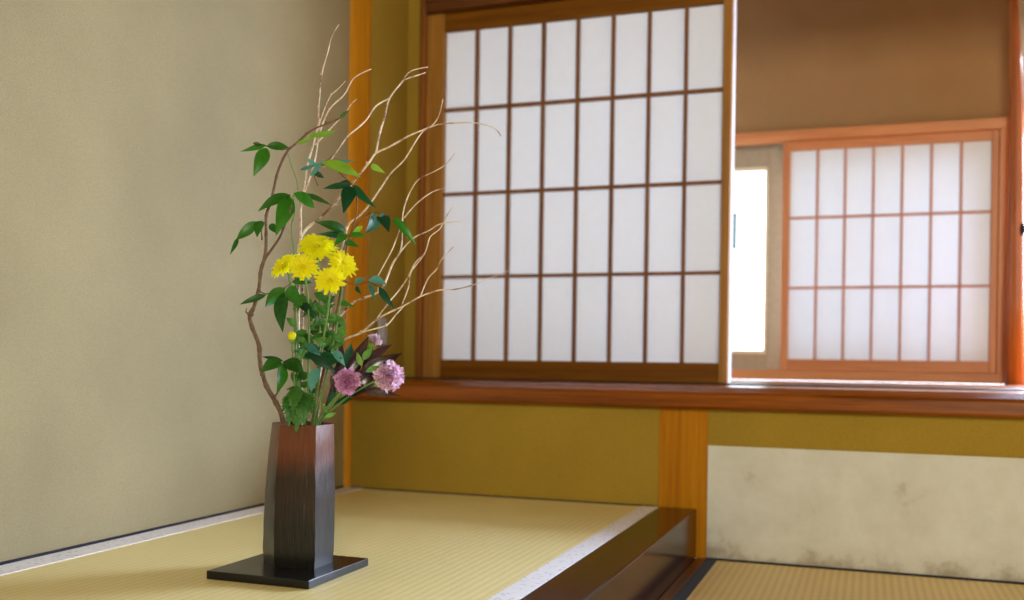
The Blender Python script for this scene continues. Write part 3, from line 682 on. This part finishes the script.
def chrys(px, R, face, label, stem_px, off):
    c = at(px[0], px[1], FD + off)
    t = thing('chrysanthemum', label, 'flower', at(stem_px[0][0], stem_px[0][1], FD), 'yellow chrysanthemums in the vase')
    f = (CR * face[0] + CU * face[1] - CF * face[2]).normalized()
    pts = path(stem_px, 0.0018, 0.0014, 0.0, off) ; pts.append((c - f * R * 0.35, 0.0015)); pts.append((c - f * R * 0.08, 0.0022))
    stem_obj('stem', t, [pts], M['stem_green'])
    pt_ = petals(c, f, R, [(22, 1.08, 0.08, 0.13), (20, 1.0, 0.32, 0.135), (17, 0.82, 0.62, 0.13), (13, 0.58, 0.95, 0.12), (8, 0.36, 1.2, 0.10)], M['yellow'], t)
    bm = bmesh.new(); bmesh.ops.create_icosphere(bm, subdivisions=2, radius=R * 0.13, matrix=Matrix.Translation(c + f * R * 0.10))
    mesh_obj('flower_center', bm, M['yellow_disc'], pt_, loc=c, smooth=True)
    # green cup below the petals
    u, v_, n_ = basis(-f); bm = bmesh.new(); rings = []
    for rr, hh in ((0.05, 0.34), (0.20, 0.20), (0.26, 0.04)):
        rings.append([bm.verts.new(c + (u * math.cos(2 * math.pi * i / 10) + v_ * math.sin(2 * math.pi * i / 10)) * R * rr + n_ * R * hh) for i in range(10)])
    for a, b in zip(rings, rings[1:]):
        for i in range(10): bm.faces.new((a[i], a[(i + 1) % 10], b[(i + 1) % 10], b[i]))
    mesh_obj('calyx', bm, M['calyx'], t, loc=c, smooth=True)
    return t

C = [chrys((317.5, 248), 0.0315, (0.10, 0.75, 0.70), 'uppermost and largest yellow chrysanthemum, tilted towards the ceiling', [(303, 478), (312, 425), (318, 370), (320, 320), (319, 275)], 0.0),
     chrys((284.5, 266.5), 0.0245, (-0.50, 0.60, 0.62), 'leftmost yellow chrysanthemum, turned away to the left', [(298, 478), (300, 420), (298, 350), (294, 300), (289, 278)], -0.01),
     chrys((303.5, 267), 0.0235, (0.10, 0.40, 0.90), 'yellow chrysanthemum facing forward with a dark centre, just right of the leftmost bloom', [(300, 478), (306, 420), (309, 350), (308, 300), (305, 278)], -0.035),
     chrys((342.5, 264), 0.0245, (0.55, 0.45, 0.70), 'rightmost yellow chrysanthemum, turned to the right before the corner post', [(308, 478), (316, 422), (332, 350), (340, 305), (342, 280)], -0.01),
     chrys((330, 281), 0.0240, (0.05, 0.42, 0.88), 'lowest yellow chrysanthemum bloom, above the bare green stems', [(305, 478), (314, 420), (322, 350), (328, 310), (330, 292)], -0.045)]

bt = thing('chrysanthemum_bud', 'small yellow chrysanthemum bud low at the left among the stems', 'flower bud', at(297, 477, FD))
stem_obj('stem', bt, [path([(297, 477), (297, 420), (294, 380), (292, 344)], 0.0014, 0.001, 0.0, -0.05)], M['stem_green'])
cb = at(292, 336.5, FD - 0.05)
bm = bmesh.new(); bmesh.ops.create_uvsphere(bm, u_segments=24, v_segments=12, radius=1.0)
for v_ in bm.verts:
    rr = 1 + 0.14 * math.cos(math.atan2(v_.co.y, v_.co.x) * 8); tz = v_.co.z
    v_.co = Vector((v_.co.x * 0.0058 * rr * (1 + 0.25 * tz), v_.co.y * 0.0058 * rr * (1 + 0.25 * tz), tz * 0.0078)) + cb
mesh_obj('petals', bm, M['yellow'], bt, loc=cb, smooth=True)
bm = bmesh.new(); bmesh.ops.create_cone(bm, cap_ends=True, segments=12, radius1=0.002, radius2=0.0056, depth=0.007, matrix=Matrix.Translation(cb - Vector((0, 0, 0.0085))))
mesh_obj('calyx', bm, M['calyx'], bt, loc=cb, smooth=True)

# leaves of the chrysanthemums: crowd between the blooms and the mouth of the vase
rnd = random.Random(5)
clumps = [  # centre x, y, spread x, y, count, material, stem index
    (311, 302, 14, 14, 14, M['leaf_chrys'], 0), (326, 318, 16, 15, 18, M['leaf_chrys'], 4), (336, 340, 10, 12, 10, M['leaf_chrys'], 3),
    (308, 345, 12, 20, 16, M['leaf_chrys'], 1), (300, 385, 10, 16, 14, M['leaf_chrys'], 2), (322, 352, 12, 8, 7, M['leaf_dark'], 0)]
for cx, cy, sx_, sy_, cnt, mt, si in clumps:
    for i in range(cnt):
        x = cx + rnd.gauss(0, sx_ * 0.5); y = cy + rnd.gauss(0, sy_ * 0.5); a = rnd.uniform(-math.pi, math.pi); ln = rnd.uniform(9, 19)
        o = rnd.uniform(-0.035, 0.03)
        leaf('leaf', C[si], (x, y), (x + ln * math.cos(a), y + abs(ln * math.sin(a)) * rnd.choice((1, 1, 1, -0.6))), rnd.uniform(5, 10), mt, (o, o + rnd.uniform(-0.015, 0.015)), lobes=1 if mt is not M['leaf_dark'] else 0)
for b, t, wd in [((309, 350), (336, 372), 13), ((318, 368), (311, 392), 12), ((320, 362), (342, 358), 11), ((334, 350), (345, 366), 9), ((306, 344), (322, 356), 9)]:
    leaf('leaf', C[0], b, t, wd, M['leaf_teal'] if wd in (9, 12) else M['leaf_dark'], (-.04, -.05))
# drooping lobed leaves at the mouth of the vase
for b, t, wd in [((295, 394), (288, 428), 15), ((300, 392), (296, 434), 18), ((304, 393), (304, 426), 15), ((292, 396), (282, 412), 12), ((306, 394), (312, 414), 12), ((298, 388), (292, 412), 16), ((301, 398), (299, 420), 14)]:
    leaf('leaf', C[2], b, t, wd, M['leaf_chrys'], (-.045, -.075), lobes=1, roll=rnd.uniform(-.3, .3), arch=0.06)

# --- carnations
def carnation(px, R, face, label, stem_px, off, mat, npet=72, open_=1.0):
    c = at(px[0], px[1], FD + off); f = (CR * face[0] + CU * face[1] - CF * face[2]).normalized()
    t = thing('carnation', label, 'flower', at(stem_px[0][0], stem_px[0][1], FD), 'pink carnations in the vase')
    back = c - f * R * 1.0
    pts = path(stem_px, 0.0019, 0.0015, 0.0, off); pts.append((back - f * R * 0.7, 0.0015)); pts.append((back - f * R * 0.15, 0.002))
    stem_obj('stem', t, [pts], M['stem_green'])
    u, v_, n_ = basis(f)
    bm = bmesh.new(); rings = []
    for rr, hh in ((0.08, -0.55), (0.24, -0.40), (0.30, 0.0), (0.36, 0.35)):
        rings.append([bm.verts.new(back + (u * math.cos(2 * math.pi * i / 10) + v_ * math.sin(2 * math.pi * i / 10)) * R * rr + n_ * R * hh) for i in range(10)])
    for a, b in zip(rings, rings[1:]):
        for i in range(10): bm.faces.new((a[i], a[(i + 1) % 10], b[(i + 1) % 10], b[i]))
    mesh_obj('calyx', bm, M['calyx'], t, loc=back, smooth=True)
    bm = bmesh.new(); rg = random.Random(int(px[0]))
    for k_ in range(npet):
        q_ = ((k_ + 0.5) / npet) ** 0.6
        pol = q_ * 1.45 * open_; az = k_ * 2.39996 + rg.uniform(-.2, .2)
        dr = (n_ * math.cos(pol) + (u * math.cos(az) + v_ * math.sin(az)) * math.sin(pol)).normalized()
        tn = (u * -math.sin(az) + v_ * math.cos(az)); tw = rg.uniform(-1.5, 1.5)
        up = dr.cross(tn); tn, up = tn * math.cos(tw) + up * math.sin(tw), up * math.cos(tw) - tn * math.sin(tw)
        ln = R * rg.uniform(0.88, 1.1) * (1.0 if pol < 1.2 else 1.12); hw = R * rg.uniform(0.22, 0.32); rows = []
        org = c - f * R * 0.35
        for j, (tt, ws) in enumerate(((0.15, 0.12), (0.55, 0.5), (0.82, 0.95), (1.0, 1.0))):
            row = []
            for s in range(7):
                xx = (s / 6 - 0.5) * 2
                wav = math.sin(s * 2.4 + k_) * 0.26 * R * tt * tt + rg.uniform(-1, 1) * 0.09 * R * tt
                ex = (0.16 * R if s % 2 else -0.03 * R) if j == 3 else 0
                row.append(bm.verts.new(org + dr * (ln * tt * 1.15 - 0.16 * R * xx * xx * tt + ex) + tn * (hw * ws * xx) + up * wav))
            rows.append(row)
        for p, q2 in zip(rows, rows[1:]):
            for s in range(6): bm.faces.new((p[s], p[s + 1], q2[s + 1], q2[s]))
    mesh_obj('petals', bm, mat, t, loc=c, smooth='raw')
    return t

k1 = carnation((347, 381), 0.0168, (-0.05, 0.25, 0.95), 'ruffled pink carnation nearest the vase mouth, low in the middle', [(311, 478), (317, 424), (332, 405), (340, 393)], -0.05, M['pink'])
k2 = carnation((389.5, 376), 0.0188, (0.30, 0.15, 0.92), 'ruffled pink carnation farthest right, with green calyx and long stem', [(313, 478), (319, 425), (340, 403), (362, 388), (378, 380)], -0.03, M['pink'])
k3 = carnation((374.5, 341), 0.0125, (0.55, 0.75, 0.35), 'small half-open pale pink carnation above the dark leaves', [(312, 478), (318, 424), (338, 394), (358, 364), (366, 354)], 0.0, M['pink_pale'], npet=26, open_=0.75)
for b, t, wd, kk in [((363, 360), (372, 348), 8, k3), ((362, 366), (357, 352), 6, k3), ((374, 386), (384, 384), 8, k2), ((366, 372), (380, 366), 6, k2), ((338, 396), (348, 394), 6, k1), ((327, 413), (322, 403), 5, k1), ((325, 418), (336, 413), 5, k2)]:
    leaf('leaf', kk, b, t, wd, M['calyx'], (-.03, -.04))

# --- dark purple foliage spray
ds = branch_thing('dark_leaved_spray', 'dark purple-black leafy spray fanning right around the pink carnations', 'foliage', (314, 479))
stem_obj('stem', ds, [path([(314, 479), (319, 425), (330, 408), (345, 397), (362, 388), (380, 380)], 0.003, 0.0012, 0.01, 0.0), path([(320, 425), (328, 400), (336, 372), (344, 355)], 0.0022, 0.001, 0.01, -0.01), path([(345, 397), (356, 380), (364, 366)], 0.0015, 0.001, 0.0, 0.0)], M['leaf_purple'])
Pu = M['leaf_purple']
for b, t, wd, mt, o in [((347, 372), (369, 336), 13, Pu, (-.02, -.03)), ((344, 372), (351, 343), 14, Dk, (-.01, -.0)), ((340, 378), (341, 340), 10, Pu, (.0, .01)), ((358, 376), (402, 353), 16, Pu, (.0, .02)), ((362, 370), (392, 344), 12, Pu, (.02, .03)),
        ((360, 391), (401, 396), 8, Pu, (-.01, -.0)), ((356, 392), (374, 372), 16, Pu, (-.01, -.0)), ((350, 394), (372, 388), 12, Pu, (-.01, -.02)), ((334, 392), (338, 362), 10, Pu, (.0, .0)), ((330, 408), (334, 380), 8, Dk, (.0, .0)), ((362, 384), (380, 396), 11, Pu, (.0, .01)), ((336, 404), (352, 398), 7, Dk, (.0, -.02)), ((366, 380), (384, 360), 13, Pu, (.01, .01)), ((350, 380), (362, 358), 12, Pu, (.0, .0))]:
    leaf('leaf', ds, b, t, wd, mt, o)
